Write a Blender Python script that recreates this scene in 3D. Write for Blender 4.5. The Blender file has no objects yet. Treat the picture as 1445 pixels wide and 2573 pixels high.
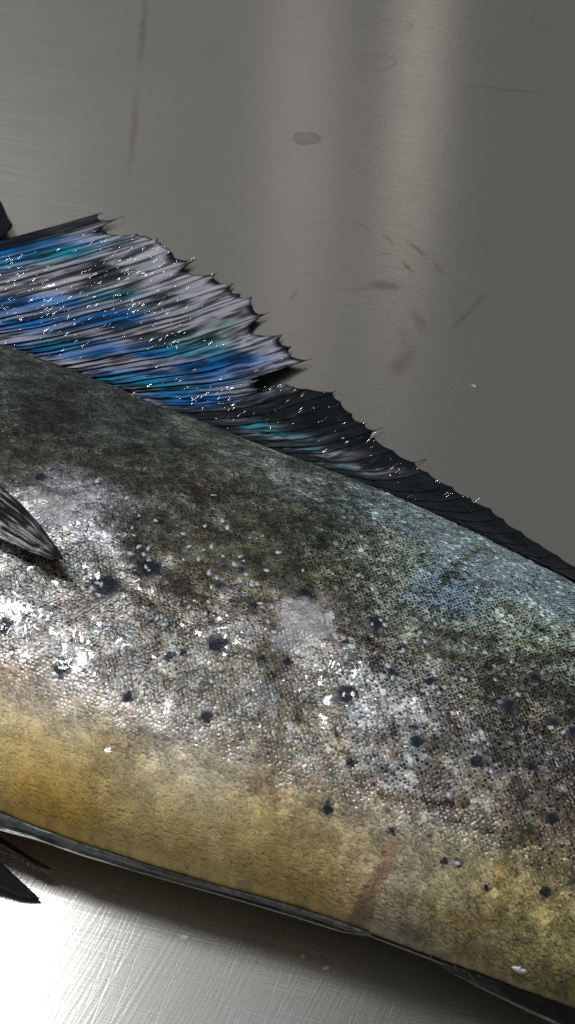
import bpy, math, random
import numpy as np

# ------------------------------------------------------------------ camera, world, lamps
SC = bpy.context.scene
MM = 0.001
ELEV = math.radians(50.0)          # camera looks down at the table by this angle
VFOV = math.radians(38.0)
DIST = 516.0                       # mm from lens to the middle of the flank
AIM = np.array([0.0, 0.0, 45.0])   # mm
FWD = np.array([0.0, math.cos(ELEV), -math.sin(ELEV)])
UPV = np.array([0.0, math.sin(ELEV), math.cos(ELEV)])
CAMP = AIM - FWD * DIST
PW, PH = 1445.0, 2573.0
FPX = (PH / 2) / math.tan(VFOV / 2)

cam_d = bpy.data.cameras.new('camera')
cam = bpy.data.objects.new('camera', cam_d)
SC.collection.objects.link(cam)
cam.location = CAMP * MM
cam.rotation_euler = (math.pi / 2 - ELEV, 0, 0)
cam_d.sensor_fit = 'VERTICAL'
cam_d.sensor_height = 36.0
cam_d.lens = 18.0 / math.tan(VFOV / 2)
cam_d.clip_start = 0.02
cam_d.clip_end = 50.0
cam_d.dof.use_dof = True
cam_d.dof.focus_distance = 0.52
cam_d.dof.aperture_fstop = 24.0
SC.camera = cam

world = bpy.data.worlds.new('World')
SC.world = world
world.use_nodes = True
bg = world.node_tree.nodes['Background']
bg.inputs[0].default_value = (0.98, 0.99, 1.0, 1)
bg.inputs[1].default_value = 0.175


def area_lamp(name, loc, target, sx, sy, watts, col):
    d = bpy.data.lights.new(name, 'AREA')
    d.shape = 'RECTANGLE'
    d.size, d.size_y = sx, sy
    d.energy = watts
    d.color = col
    o = bpy.data.objects.new(name, d)
    SC.collection.objects.link(o)
    o.location = loc
    v = np.array(target) - np.array(loc)
    from mathutils import Vector
    o.rotation_euler = Vector(v).to_track_quat('-Z', 'Y').to_euler()
    return o


area_lamp('overhead_lamp', (-0.47, 0.34, 1.05), (0, 0, 0.03), 0.30, 0.26, 14.5, (0.96, 0.985, 1.0))
area_lamp('added_fill_panel', (-0.14, 0.36, 1.35), (0.0, 0, 0.0), 0.42, 0.30, 0.45, (0.86, 0.95, 1.0))  # unseen lamp added to brighten the front of the steel
# tall lamps added far behind the table to put soft upright streaks in the steel
area_lamp('streak_lamp', (0.262, 2.3, 1.40), (0.05, 0.25, 0.0), 0.085, 0.80, 0.12, (1.0, 0.91, 0.80))
area_lamp('streak_lamp', (0.030, 2.3, 1.50), (0.0, 0.25, 0.0), 0.15, 0.95, 0.12, (1.0, 0.91, 0.82))
area_lamp('streak_lamp', (-0.330, 2.3, 1.55), (0.0, 0.25, 0.0), 0.62, 1.10, 0.12, (1.0, 0.94, 0.86))

SC.view_settings.view_transform = 'Standard'
SC.view_settings.look = 'None'
SC.view_settings.exposure = 0.0
SC.view_settings.gamma = 1.0
SC.view_settings.use_curve_mapping = False
SC.render.engine = 'CYCLES'
SC.cycles.use_denoising = False
SC.cycles.max_bounces = 8
SC.cycles.transparent_max_bounces = 16

RNG = np.random.default_rng(7)
random.seed(7)


# ------------------------------------------------------------------ helpers
def tag(o, label=None, cat=None, group=None, kind=None):
    for k, v in (('label', label), ('category', cat), ('group', group), ('kind', kind)):
        if v:
            o[k] = v
    return o


def survey(px, py, z):
    """place on the plane of height z (mm) seen at a spot of the photograph"""
    px = np.asarray(px, float); py = np.asarray(py, float); z = np.asarray(z, float)
    r = FWD[None] * FPX + np.stack([px - PW / 2, 0 * px, 0 * px], -1).reshape(-1, 3) - UPV[None] * (py.reshape(-1, 1) - PH / 2)
    k = (z.reshape(-1) - CAMP[2]) / r[:, 2]
    return CAMP[None] + r * k[:, None]


def mesh_obj(name, verts, faces, mat, parent=None, smooth=True, cols=None, floats=None):
    me = bpy.data.meshes.new(name)
    verts = np.asarray(verts, dtype=np.float32) * MM
    faces = np.asarray(faces)
    me.vertices.add(len(verts))
    me.vertices.foreach_set('co', verts.ravel())
    n = faces.shape[1]
    me.loops.add(faces.size)
    me.loops.foreach_set('vertex_index', faces.astype(np.int32).ravel())
    me.polygons.add(len(faces))
    me.polygons.foreach_set('loop_start', np.arange(0, faces.size, n, dtype=np.int32))
    me.polygons.foreach_set('loop_total', np.full(len(faces), n, dtype=np.int32))
    me.update(calc_edges=True)
    me.polygons.foreach_set('use_smooth', np.full(len(faces), smooth))
    if cols is not None:
        a = me.color_attributes.new('Col', 'FLOAT_COLOR', 'POINT')
        c = np.ones((len(verts), 4), np.float32); c[:, :3] = cols
        a.data.foreach_set('color', c.ravel())
    for k, v in (floats or {}).items():
        a = me.attributes.new(k, 'FLOAT', 'POINT')
        a.data.foreach_set('value', np.asarray(v, np.float32).ravel())
    me.validate()
    me.materials.append(mat)
    o = bpy.data.objects.new(name, me)
    SC.collection.objects.link(o)
    if parent:
        o.parent = parent
    return o


def grid_faces(nu, nv, closed_v=False):
    i, j = np.meshgrid(np.arange(nu - 1), np.arange(nv if closed_v else nv - 1), indexing='ij')
    i, j = i.ravel(), j.ravel()
    j2 = (j + 1) % nv
    return np.stack([i * nv + j, i * nv + j2, (i + 1) * nv + j2, (i + 1) * nv + j], 1)


def _hash(ix, iy, seed):
    h = (ix.astype(np.int64) * 374761393 + iy.astype(np.int64) * 668265263 + seed * 974634777) & 0xFFFFFFFF
    h = ((h ^ (h >> 13)) * 1274126177) & 0xFFFFFFFF
    h = h ^ (h >> 16)
    return (h & 0xFFFFFF) / float(0xFFFFFF)


def vnoise(x, y, seed=0):
    x = np.asarray(x, float); y = np.asarray(y, float)
    ix, iy = np.floor(x), np.floor(y)
    fx, fy = x - ix, y - iy
    fx = fx * fx * (3 - 2 * fx); fy = fy * fy * (3 - 2 * fy)
    a, b = _hash(ix, iy, seed), _hash(ix + 1, iy, seed)
    c, d = _hash(ix, iy + 1, seed), _hash(ix + 1, iy + 1, seed)
    return ((a * (1 - fx) + b * fx) * (1 - fy) + (c * (1 - fx) + d * fx) * fy) * 2 - 1


def fbm(x, y, seed=0, octv=3):
    s, a, t = 0, 1.0, 0
    for o in range(octv):
        s = s + a * vnoise(x * 2 ** o, y * 2 ** o, seed + 31 * o); t += a; a *= 0.55
    return s / t


def lin(rgb):
    c = np.asarray(rgb, float) / 255.0
    return np.where(c <= 0.04045, c / 12.92, ((c + 0.055) / 1.055) ** 2.4)


def smooth01(x, a, b):
    t = np.clip((x - a) / (b - a), 0, 1)
    return t * t * (3 - 2 * t)


# node helpers
class NT:
    def __init__(self, name):
        self.m = bpy.data.materials.new(name)
        self.m.use_nodes = True
        self.t = self.m.node_tree
        self.b = self.t.nodes['Principled BSDF']

    def n(self, typ, **kw):
        nd = self.t.nodes.new(typ)
        for k, v in kw.items():
            if k.startswith('i_'):
                key = k[2:]
                nd.inputs[int(key) if key.isdigit() else key.replace('_', ' ')].default_value = v
            else:
                setattr(nd, k, v)
        return nd

    def l(self, a, b):
        self.t.links.new(a, b)

    def math(self, op, a, b=None, c=None, clamp=False):
        nd = self.n('ShaderNodeMath', operation=op, use_clamp=clamp)
        for i, v in enumerate((a, b, c)):
            if v is None:
                continue
            if isinstance(v, (int, float)):
                nd.inputs[i].default_value = v
            else:
                self.l(v, nd.inputs[i])
        return nd.outputs[0]

    def maprange(self, v, a, b, c=0.0, d=1.0, smooth=True):
        nd = self.n('ShaderNodeMapRange', interpolation_type='SMOOTHSTEP' if smooth else 'LINEAR')
        self.l(v, nd.inputs[0])
        for i, x in enumerate((a, b, c, d)):
            nd.inputs[i + 1].default_value = x
        return nd.outputs[0]

    def attr(self, name):
        return self.n('ShaderNodeAttribute', attribute_name=name)

    def set(self, **kw):
        for k, v in kw.items():
            self.b.inputs[k.replace('_', ' ')].default_value = v


# ------------------------------------------------------------------ materials
def steel():
    T = NT('brushed_steel')
    geo = T.n('ShaderNodeTexCoord').outputs['Object']

    def streaks(rot, along, across, detail=3.0, dist=0.0):
        mp = T.n('ShaderNodeMapping')
        mp.inputs['Rotation'].default_value = (0, 0, rot)
        T.l(geo, mp.inputs[0])
        mp2 = T.n('ShaderNodeMapping')
        mp2.inputs['Scale'].default_value = (along, across, 1)
        T.l(mp.outputs[0], mp2.inputs[0])
        nz = T.n('ShaderNodeTexNoise')
        nz.inputs['Scale'].default_value = 1.0
        nz.inputs['Detail'].default_value = detail
        nz.inputs['Distortion'].default_value = dist
        T.l(mp2.outputs[0], nz.inputs[0])
        return nz.outputs[0]
    s1 = streaks(math.radians(14), 18, 1500)          # the mill's brushing
    s2 = streaks(math.radians(-62), 14, 900, 2.0)     # wiping scratches across it
    s3 = streaks(math.radians(16), 16, 1000, 2.0)
    s4 = streaks(math.radians(-73), 10, 1100, 1.0)
    sep = T.n('ShaderNodeSeparateXYZ'); T.l(geo, sep.inputs[0])
    worn = T.maprange(sep.outputs['Y'], -0.02, -0.13, 0.06, 1.0)      # the front of the table is the scratched one
    scr_a = T.math('MULTIPLY', T.maprange(s3, 0.56, 0.78), worn)
    scr_b = T.math('MULTIPLY', T.maprange(s4, 0.56, 0.80), worn)
    cloud = T.n('ShaderNodeTexNoise'); cloud.inputs['Scale'].default_value = 9.0; cloud.inputs['Detail'].default_value = 4.0
    T.l(geo, cloud.inputs[0])
    wob = T.n('ShaderNodeTexNoise'); wob.inputs['Scale'].default_value = 120.0; wob.inputs['Detail'].default_value = 3.0
    T.l(geo, wob.inputs[0])
    wv = T.n('ShaderNodeVectorMath', operation='MULTIPLY_ADD')
    T.l(wob.outputs['Color'], wv.inputs[0])
    wv.inputs[1].default_value = (0.004, 0.004, 0)
    T.l(geo, wv.inputs[2])
    gwob = wv.outputs[0]

    # dried water rings, smears, pen-like marks and one painted reflection edge on the steel
    def ellipse(p0, p1, half_w, ring=False, s=0.3, soft=0.35):
        a, b = survey([p0[0], p1[0]], [p0[1], p1[1]], [0, 0])
        c = (a + b) / 2 * MM
        d = (b - a)[:2] * MM
        L = max(np.hypot(*d) / 2, 1e-4)
        rot = math.atan2(d[1], d[0])
        mp = T.n('ShaderNodeMapping', vector_type='TEXTURE')
        mp.inputs['Location'].default_value = (c[0] + 0.002, c[1] + 0.002, 0)
        mp.inputs['Rotation'].default_value = (0, 0, rot)
        mp.inputs['Scale'].default_value = (L, half_w * MM, 1)
        T.l(gwob, mp.inputs[0])
        ln = T.n('ShaderNodeVectorMath', operation='LENGTH')
        T.l(mp.outputs[0], ln.inputs[0])
        v = ln.outputs['Value']
        fill = T.maprange(v, 1.0, 1.0 - soft, 0, 1)
        if ring:
            inner = T.maprange(v, 0.92, 0.70, 0, 1)
            fill = T.math('SUBTRACT', fill, T.math('MULTIPLY', inner, ring))
        return T.math('MULTIPLY', fill, min(0.9, s * 1.15))
    marks = [
        ellipse((732, 347), (811, 347), 5.9, 0.35, 0.42, 0.16),
        ellipse((885, 155), (1002, 155), 8.3, 0.95, 0.22, 0.16),
        ellipse((930, 68), (1042, 68), 8.3, 0.92, 0.16, 0.16),
        ellipse((1326, 55), (1413, 55), 6.6, 0.85, 0.20, 0.16),
        ellipse((895, 712), (1035, 722), 5.4, False, 0.42, 0.95),
        ellipse((830, 728), (960, 722), 1.65, False, 0.35, 0.95),
        ellipse((945, 576), (1000, 622), 1.5, False, 0.35, 0.95),
        ellipse((1008, 588), (1088, 664), 1.95, False, 0.40, 0.95),
        ellipse((1000, 645), (1048, 697), 1.65, False, 0.40, 0.95),
        ellipse((948, 636), (985, 642), 1.5, False, 0.42, 0.95),
        ellipse((1080, 640), (1130, 715), 1.8, False, 0.25, 0.95),
        ellipse((1030, 770), (1075, 850), 4.2, False, 0.34, 0.95),
        ellipse((1052, 850), (972, 972), 6.9, False, 0.34, 0.95),
        ellipse((1000, 800), (1030, 900), 3.0, False, 0.22, 0.95),
        ellipse((725, 760), (752, 720), 2.1, False, 0.25, 0.95),
        ellipse((372, -60), (346, 220), 3.3, False, 0.55, 0.95),
        ellipse((350, 180), (322, 480), 3.0, False, 0.6, 0.95),
        ellipse((1060, 204), (1460, 243), 1.2, False, 0.38, 0.95),
        ellipse((1262, 698), (1095, 872), 2.4, False, 0.34, 0.95),  # edge of a reflection painted as a dark line
        ellipse((1180, 560), (1262, 690), 1.5, False, 0.18, 0.95),
        ellipse((860, 530), (955, 600), 1.35, False, 0.2, 0.95),
        ellipse((516, 290), (527, 290), 0.9, False, 0.35, 0.6),
        ellipse((60, 2284), (90, 2300), 0.7, False, 0.3, 0.6),
    ]
    dark = marks[0]
    for m in marks[1:]:
        dark = T.math('MAXIMUM', dark, m)
    brk = T.maprange(wob.outputs['Fac'], 0.30, 0.62, 0.55, 1.0)
    dark = T.math('MULTIPLY', dark, brk)
    pale = [
        ellipse((238, 2233), (267, 2233), 2.0, 0.4, 0.5, 0.4),
        ellipse((1183, 968), (1197, 968), 1.0, False, 0.8, 0.5),
        ellipse((452, 2352), (480, 2360), 1.4, False, 0.8, 0.7),
        ellipse((752, 2398), (770, 2408), 0.9, False, 0.8, 0.7),
        ellipse((812, 2428), (832, 2436), 0.9, False, 0.8, 0.7),
    ]
    pal = pale[0]
    for m in pale[1:]:
        pal = T.math('MAXIMUM', pal, m)
    pal = T.math('MULTIPLY', pal, T.maprange(s2, 0.3, 0.6, 0.3, 1.0))

    mixc = T.n('ShaderNodeMix', data_type='RGBA')
    mixc.inputs['A'].default_value = (0.50, 0.483, 0.448, 1)
    mixc.inputs['B'].default_value = (0.16, 0.125, 0.08, 1)
    T.l(dark, mixc.inputs['Factor'])
    mixd = T.n('ShaderNodeMix', data_type='RGBA')
    T.l(mixc.outputs['Result'], mixd.inputs['A'])
    mixd.inputs['B'].default_value = (0.75, 0.75, 0.74, 1)
    T.l(T.math('MAXIMUM', pal, T.math('MULTIPLY', T.math('MAXIMUM', scr_a, scr_b), 0.22)), mixd.inputs['Factor'])
    T.l(mixd.outputs['Result'], T.b.inputs['Base Color'])
    met = T.math('SUBTRACT', 0.96, T.math('MULTIPLY', pal, 0.5))
    T.l(met, T.b.inputs['Metallic'])
    rough = T.math('ADD', T.maprange(cloud.outputs['Fac'], 0.3, 0.7, 0.160, 0.185), T.math('MULTIPLY', dark, 0.10))
    rough = T.math('ADD', rough, T.math('MULTIPLY', T.math('SUBTRACT', s1, 0.5), 0.10))
    rough = T.math('ADD', rough, T.math('MULTIPLY', worn, 0.13))
    T.l(rough, T.b.inputs['Roughness'])
    h = T.math('ADD', T.math('MULTIPLY', s1, 0.45), T.math('MULTIPLY', T.math('MULTIPLY', s2, worn), 0.25))
    h = T.math('ADD', h, T.math('MULTIPLY', scr_a, -0.10))
    h = T.math('ADD', h, T.math('MULTIPLY', scr_b, -0.075))
    bp = T.n('ShaderNodeBump')
    bp.inputs['Strength'].default_value = 0.5
    bp.inputs['Distance'].default_value = 0.00022
    T.l(h, bp.inputs['Height'])
    T.l(bp.outputs[0], T.b.inputs['Normal'])
    tg = T.n('ShaderNodeTangent', direction_type='UV_MAP')
    tg.uv_map = 'grain'
    T.l(tg.outputs[0], T.b.inputs['Tangent'])
    T.set(Anisotropic=0.82)
    return T.m


def skin(name, rough=0.38, coat=0.45, bump=0.00012, bscale=900, coat_rough=0.12, spec=0.5, var=0.45):
    """wet fish skin: colour, silver and wetness come with the mesh"""
    T = NT(name)
    c = T.attr('Col')
    co = T.n('ShaderNodeTexCoord').outputs['Object']
    nz = T.n('ShaderNodeTexNoise'); nz.inputs['Scale'].default_value = bscale; nz.inputs['Detail'].default_value = 3.0
    T.l(co, nz.inputs[0])
    vary = T.maprange(nz.outputs['Fac'], 0.3, 0.7, 1 - var, 1 + var, False)
    mul = T.n('ShaderNodeVectorMath', operation='SCALE')
    T.l(c.outputs['Color'], mul.inputs[0]); T.l(vary, mul.inputs['Scale'])
    T.l(mul.outputs[0], T.b.inputs['Base Color'])
    T.l(T.attr('sil').outputs['Fac'], T.b.inputs['Metallic'])
    wet = T.attr('wet').outputs['Fac']
    T.l(T.maprange(wet, 0.35, 1.0, 0.0, coat), T.b.inputs['Coat Weight'])
    T.l(T.maprange(wet, 0, 1, rough + 0.08, rough - 0.06), T.b.inputs['Roughness'])
    T.set(Coat_Roughness=coat_rough, Coat_IOR=1.4)
    T.l(T.maprange(wet, 0.0, 0.3, 0.03, spec), T.b.inputs['Specular IOR Level'])
    bp = T.n('ShaderNodeBump'); bp.inputs['Strength'].default_value = 0.6; bp.inputs['Distance'].default_value = bump
    T.l(nz.outputs['Fac'], bp.inputs['Height'])
    T.l(bp.outputs[0], T.b.inputs['Normal']); T.l(bp.outputs[0], T.b.inputs['Coat Normal'])
    return T.m


def plain(name, col, rough=0.4, coat=0.3, spec=0.5, bump=0.00005, bscale=600, metal=0.0, trans=0.0):
    T = NT(name)
    co = T.n('ShaderNodeTexCoord').outputs['Object']
    nz = T.n('ShaderNodeTexNoise'); nz.inputs['Scale'].default_value = bscale; nz.inputs['Detail'].default_value = 4.0
    T.l(co, nz.inputs[0])
    mx = T.n('ShaderNodeMix', data_type='RGBA')
    mx.inputs['A'].default_value = tuple(x * 0.65 for x in col) + (1,)
    mx.inputs['B'].default_value = tuple(min(1, x * 1.35) for x in col) + (1,)
    T.l(nz.outputs['Fac'], mx.inputs['Factor'])
    T.l(mx.outputs['Result'], T.b.inputs['Base Color'])
    T.set(Roughness=rough, Coat_Weight=coat, Coat_Roughness=0.1, Specular_IOR_Level=spec, Metallic=metal, Transmission_Weight=trans)
    bp = T.n('ShaderNodeBump'); bp.inputs['Strength'].default_value = 0.6; bp.inputs['Distance'].default_value = bump
    T.l(nz.outputs['Fac'], bp.inputs['Height'])
    T.l(bp.outputs[0], T.b.inputs['Normal'])
    return T.m


def water_mat():
    T = NT('water_film')
    t = T.t
    t.nodes.remove(T.b)
    tr = T.n('ShaderNodeBsdfTransparent')
    gl = T.n('ShaderNodeBsdfGlossy'); gl.inputs['Roughness'].default_value = 0.085
    g = T.n('ShaderNodeNewGeometry')
    dp = T.n('ShaderNodeVectorMath', operation='DOT_PRODUCT')
    T.l(g.outputs['Normal'], dp.inputs[0]); T.l(g.outputs['Incoming'], dp.inputs[1])
    fz = T.math('POWER', T.math('SUBTRACT', 1.0, T.math('ABSOLUTE', dp.outputs['Value']), None, True), 5.0)
    fr = T.math('MULTIPLY_ADD', fz, 0.97, 0.03)
    mx = T.n('ShaderNodeMixShader')
    T.l(fr, mx.inputs[0]); T.l(tr.outputs[0], mx.inputs[1]); T.l(gl.outputs[0], mx.inputs[2])
    T.l(mx.outputs[0], t.nodes['Material Output'].inputs['Surface'])
    return T.m


def fin_mat():
    T = NT('fin_membrane_dorsal')
    c = T.attr('Col'); fk = T.attr('fk').outputs['Fac']; ff = T.attr('ff').outputs['Fac']

    def nz(a, b, det=3.0):
        cb = T.n('ShaderNodeCombineXYZ')
        T.l(T.math('MULTIPLY', fk, a), cb.inputs[0]); T.l(T.math('MULTIPLY', ff, b), cb.inputs[1])
        t = T.n('ShaderNodeTexNoise'); t.inputs['Scale'].default_value = 1.0; t.inputs['Detail'].default_value = det
        T.l(cb.outputs[0], t.inputs[0])
        return t.outputs['Fac']
    fib = nz(4.5, 5.0, 4.0)
    bead = nz(3.4, 30.0, 2.0)
    big = nz(0.9, 7.0, 2.0)
    wet = T.attr('wet').outputs['Fac']
    dk = T.maprange(fib, 0.48, 0.60)
    f2 = T.math('MULTIPLY', dk, 0.85)
    mx = T.n('ShaderNodeMix', data_type='RGBA')
    T.l(f2, mx.inputs['Factor']); T.l(c.outputs['Color'], mx.inputs['A']); mx.inputs['B'].default_value = (0.004, 0.007, 0.009, 1)
    T.l(mx.outputs['Result'], T.b.inputs['Base Color'])
    T.l(T.maprange(wet, 0.2, 0.9, 0.42, 0.2), T.b.inputs['Roughness'])
    T.l(T.math('MULTIPLY', wet, T.maprange(big, 0.45, 0.6, 0.0, 0.2)), T.b.inputs['Coat Weight'])
    T.set(Coat_Roughness=0.04, Specular_IOR_Level=0.06)
    bp = T.n('ShaderNodeBump'); bp.inputs['Strength'].default_value = 1.0; bp.inputs['Distance'].default_value = 0.00022
    T.l(T.math('ADD', T.math('MULTIPLY', fib, 0.5), T.math('MULTIPLY', T.math('MULTIPLY', bead, T.maprange(big, 0.44, 0.6)), 0.7)), bp.inputs['Height'])
    T.l(bp.outputs[0], T.b.inputs['Normal']); T.l(bp.outputs[0], T.b.inputs['Coat Normal'])
    return T.m


M_STEEL = steel()
M_DORSAL = fin_mat()
M_SKIN = skin('fish_skin', 0.42, 0.3, 0.00012, 1300, spec=0.35, var=0.16)
M_SCALE = skin('fish_scale', 0.30, 0.4, 0.00010, 2200, 0.08, spec=0.2, var=0.35)
M_PEARL = plain('pearly_scale', (0.31, 0.33, 0.365), 0.3, 0.4, bump=0.00004, bscale=900)
M_FIN = skin('fin_membrane', 0.22, 0.7, 0.00008, 1400, 0.05, spec=0.15)
M_RAY = plain('fin_ray', (0.003, 0.004, 0.005), 0.35, 0.0, 0.1, bump=0.0001)
M_KEEL = skin('keel_skin', 0.25, 0.6, 0.0001, 500, 0.08)
M_KEEL_SHINE = plain('keel_shine', (0.5, 0.49, 0.46), 0.4, 0.2)  # pale colour stands in for the shine along the keel edge
M_WATER = water_mat()
M_FLECK = plain('white_fleck', (0.62, 0.60, 0.62), 0.5, 0.3, bump=0.0004, bscale=400)

# ------------------------------------------------------------------ the setting: the steel table
X0, X1, Y0, Y1, TH = -900, 1000, -520, 900, 40
tv = np.array([[x, y, z] for z in (0, -TH) for (x, y) in ((X0, Y0), (X1, Y0), (X1, Y1), (X0, Y1))], float)
tf = np.array([[0, 1, 2, 3], [7, 6, 5, 4], [0, 4, 5, 1], [1, 5, 6, 2], [2, 6, 7, 3], [3, 7, 4, 0]])
table = mesh_obj('table_top', tv, tf, M_STEEL, smooth=False)
uvl = table.data.uv_layers.new(name='grain')
for lp in table.data.loops:
    co = table.data.vertices[lp.vertex_index].co
    ga = math.radians(-4)
    uvl.data[lp.index].uv = (co.y * math.cos(ga) - co.x * math.sin(ga), co.x * math.cos(ga) + co.y * math.sin(ga))
tag(table, 'brushed stainless steel work table with dried water rings and smears', kind='structure')

# ------------------------------------------------------------------ fish body surface
AX = math.radians(-21.0)
CA, SA = math.cos(AX), math.sin(AX)


def to_local(p):
    return np.stack([p[:, 0] * CA + p[:, 1] * SA, -p[:, 0] * SA + p[:, 1] * CA], 1)


def to_world(xl, yl, z):
    return np.stack([xl * CA - yl * SA, xl * SA + yl * CA, z], -1)


ZD, ZB = 32.0, 22.0      # heights of the back ridge and of the belly edge
HT = 37.0                # swell of the flank above them
dors_px = np.array([(-60, 850), (0, 874), (100, 910), (200, 945), (300, 985), (400, 1025), (500, 1060), (600, 1100), (700, 1138), (800, 1173),
                    (900, 1208), (1000, 1248), (1100, 1290), (1200, 1334), (1300, 1383), (1445, 1452), (1520, 1490)], float)
bel_px = np.array([(-60, 2020), (0, 2044), (100, 2084), (200, 2121), (400, 2186), (600, 2242), (800, 2300), (900, 2337), (1060, 2398),
                   (1200, 2448), (1330, 2498), (1445, 2540), (1520, 2570)], float)
dl = to_local(survey(dors_px[:, 0], dors_px[:, 1], np.full(len(dors_px), ZD)))
bl = to_local(survey(bel_px[:, 0], bel_px[:, 1], np.full(len(bel_px), ZB)))
XL = np.arange(-420, 640, 1.0)


def edge_curve(pts, left, right):
    p = np.array(sorted(left + [tuple(q) for q in pts] + right))
    y = np.interp(XL, p[:, 0], p[:, 1])
    k = np.hanning(25); k /= k.sum()
    return np.convolve(np.pad(y, 12, mode='edge'), k, 'valid')


dy0, dy1, by0, by1 = dl[0, 1], dl[-1, 1], bl[0, 1], bl[-1, 1]
dx0, dx1, bx0, bx1 = dl[0, 0], dl[-1, 0], bl[0, 0], bl[-1, 0]
YD = edge_curve(dl, [(-420, dy0 - 150), (-395, dy0 - 60), (-350, dy0 - 18), (-260, dy0 + 4)], [(dx1 + 90, dy1 - 12), (dx1 + 220, dy1 - 42), (dx1 + 330, dy1 - 78), (640, dy1 - 84)])
YB = edge_curve(bl, [(-420, by0 + 62), (-385, by0 + 30), (-320, by0 + 6), (-220, by0 - 2)], [(bx1 + 90, by1 + 22), (bx1 + 220, by1 + 62), (bx1 + 340, by1 + 96), (640, by1 + 98)])
W0 = float(np.mean(YD[400:460] - YB[400:460]))


def yd(x): return np.interp(x, XL, YD)
def yb(x): return np.interp(x, XL, YB)


TPK = 0.57


def prof_top(t):
    d = (1 - np.clip((TPK - t) / TPK, 0, 1) ** 1.9) ** 0.92
    b = (1 - np.clip((t - TPK) / (1 - TPK), 0, 1) ** 5.0) ** 0.60
    return np.where(t < TPK, d, b)


SWELL = [(940, 1715, 2.6, 11), (330, 1560, 1.6, 12), (640, 1590, 1.8, 10), (230, 1330, 2.0, 12), (520, 1960, 1.6, 10), (1100, 1850, 1.8, 13), (800, 1330, 1.6, 10), (1180, 1480, 1.8, 12), (300, 1900, 1.2, 8)]
_sw = None


def lumps(x, y):
    g = 0
    for (cx, cy, h, r) in (_sw or []):
        g = g + h * np.exp(-((x - cx) ** 2 + (y - cy) ** 2) / (2 * r * r))
    return g + 1.6 * fbm(x / 40, y / 32, 5, 2) + 0.8 * fbm(x / 13, y / 10, 9, 2) + 0.22 * vnoise(x / 4.2, y / 3.6, 12)


def top_z(x, t, flat=None):
    wid = np.clip((yd(x) - yb(x)) / W0, 0.02, 1.1)
    y = yd(x) + t * (yb(x) - yd(x))
    k = wid ** 0.75
    zc = (ZD * (1 - t) + ZB * t) * k
    win = np.clip(4 * t * (1 - t), 0, 1) ** 0.6
    return zc + HT * k * prof_top(t) + lumps(x, y) * win * k


def top_pt(x, t):
    y = yd(x) + t * (yb(x) - yd(x))
    return to_world(x, y, top_z(x, t))


def survey_body(px, py, lift=0.0):
    """(x along, t across) of the spot on the upper flank seen at that place"""
    px = np.atleast_1d(np.asarray(px, float)); py = np.atleast_1d(np.asarray(py, float))
    z = np.full(len(px), 60.0)
    for _ in range(40):
        q = to_local(survey(px, py, z))
        t = np.clip((yd(q[:, 0]) - q[:, 1]) / (yd(q[:, 0]) - yb(q[:, 0])), 0.0, 1.0)
        z = 0.6 * z + 0.4 * (top_z(q[:, 0], t) + lift)
    return q[:, 0], t, q[:, 1], z


_q = survey_body([w[0] for w in SWELL], [w[1] for w in SWELL])
_sw = [(a, b, w[2], w[3]) for a, b, w in zip(_q[0], _q[2], SWELL)]

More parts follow.
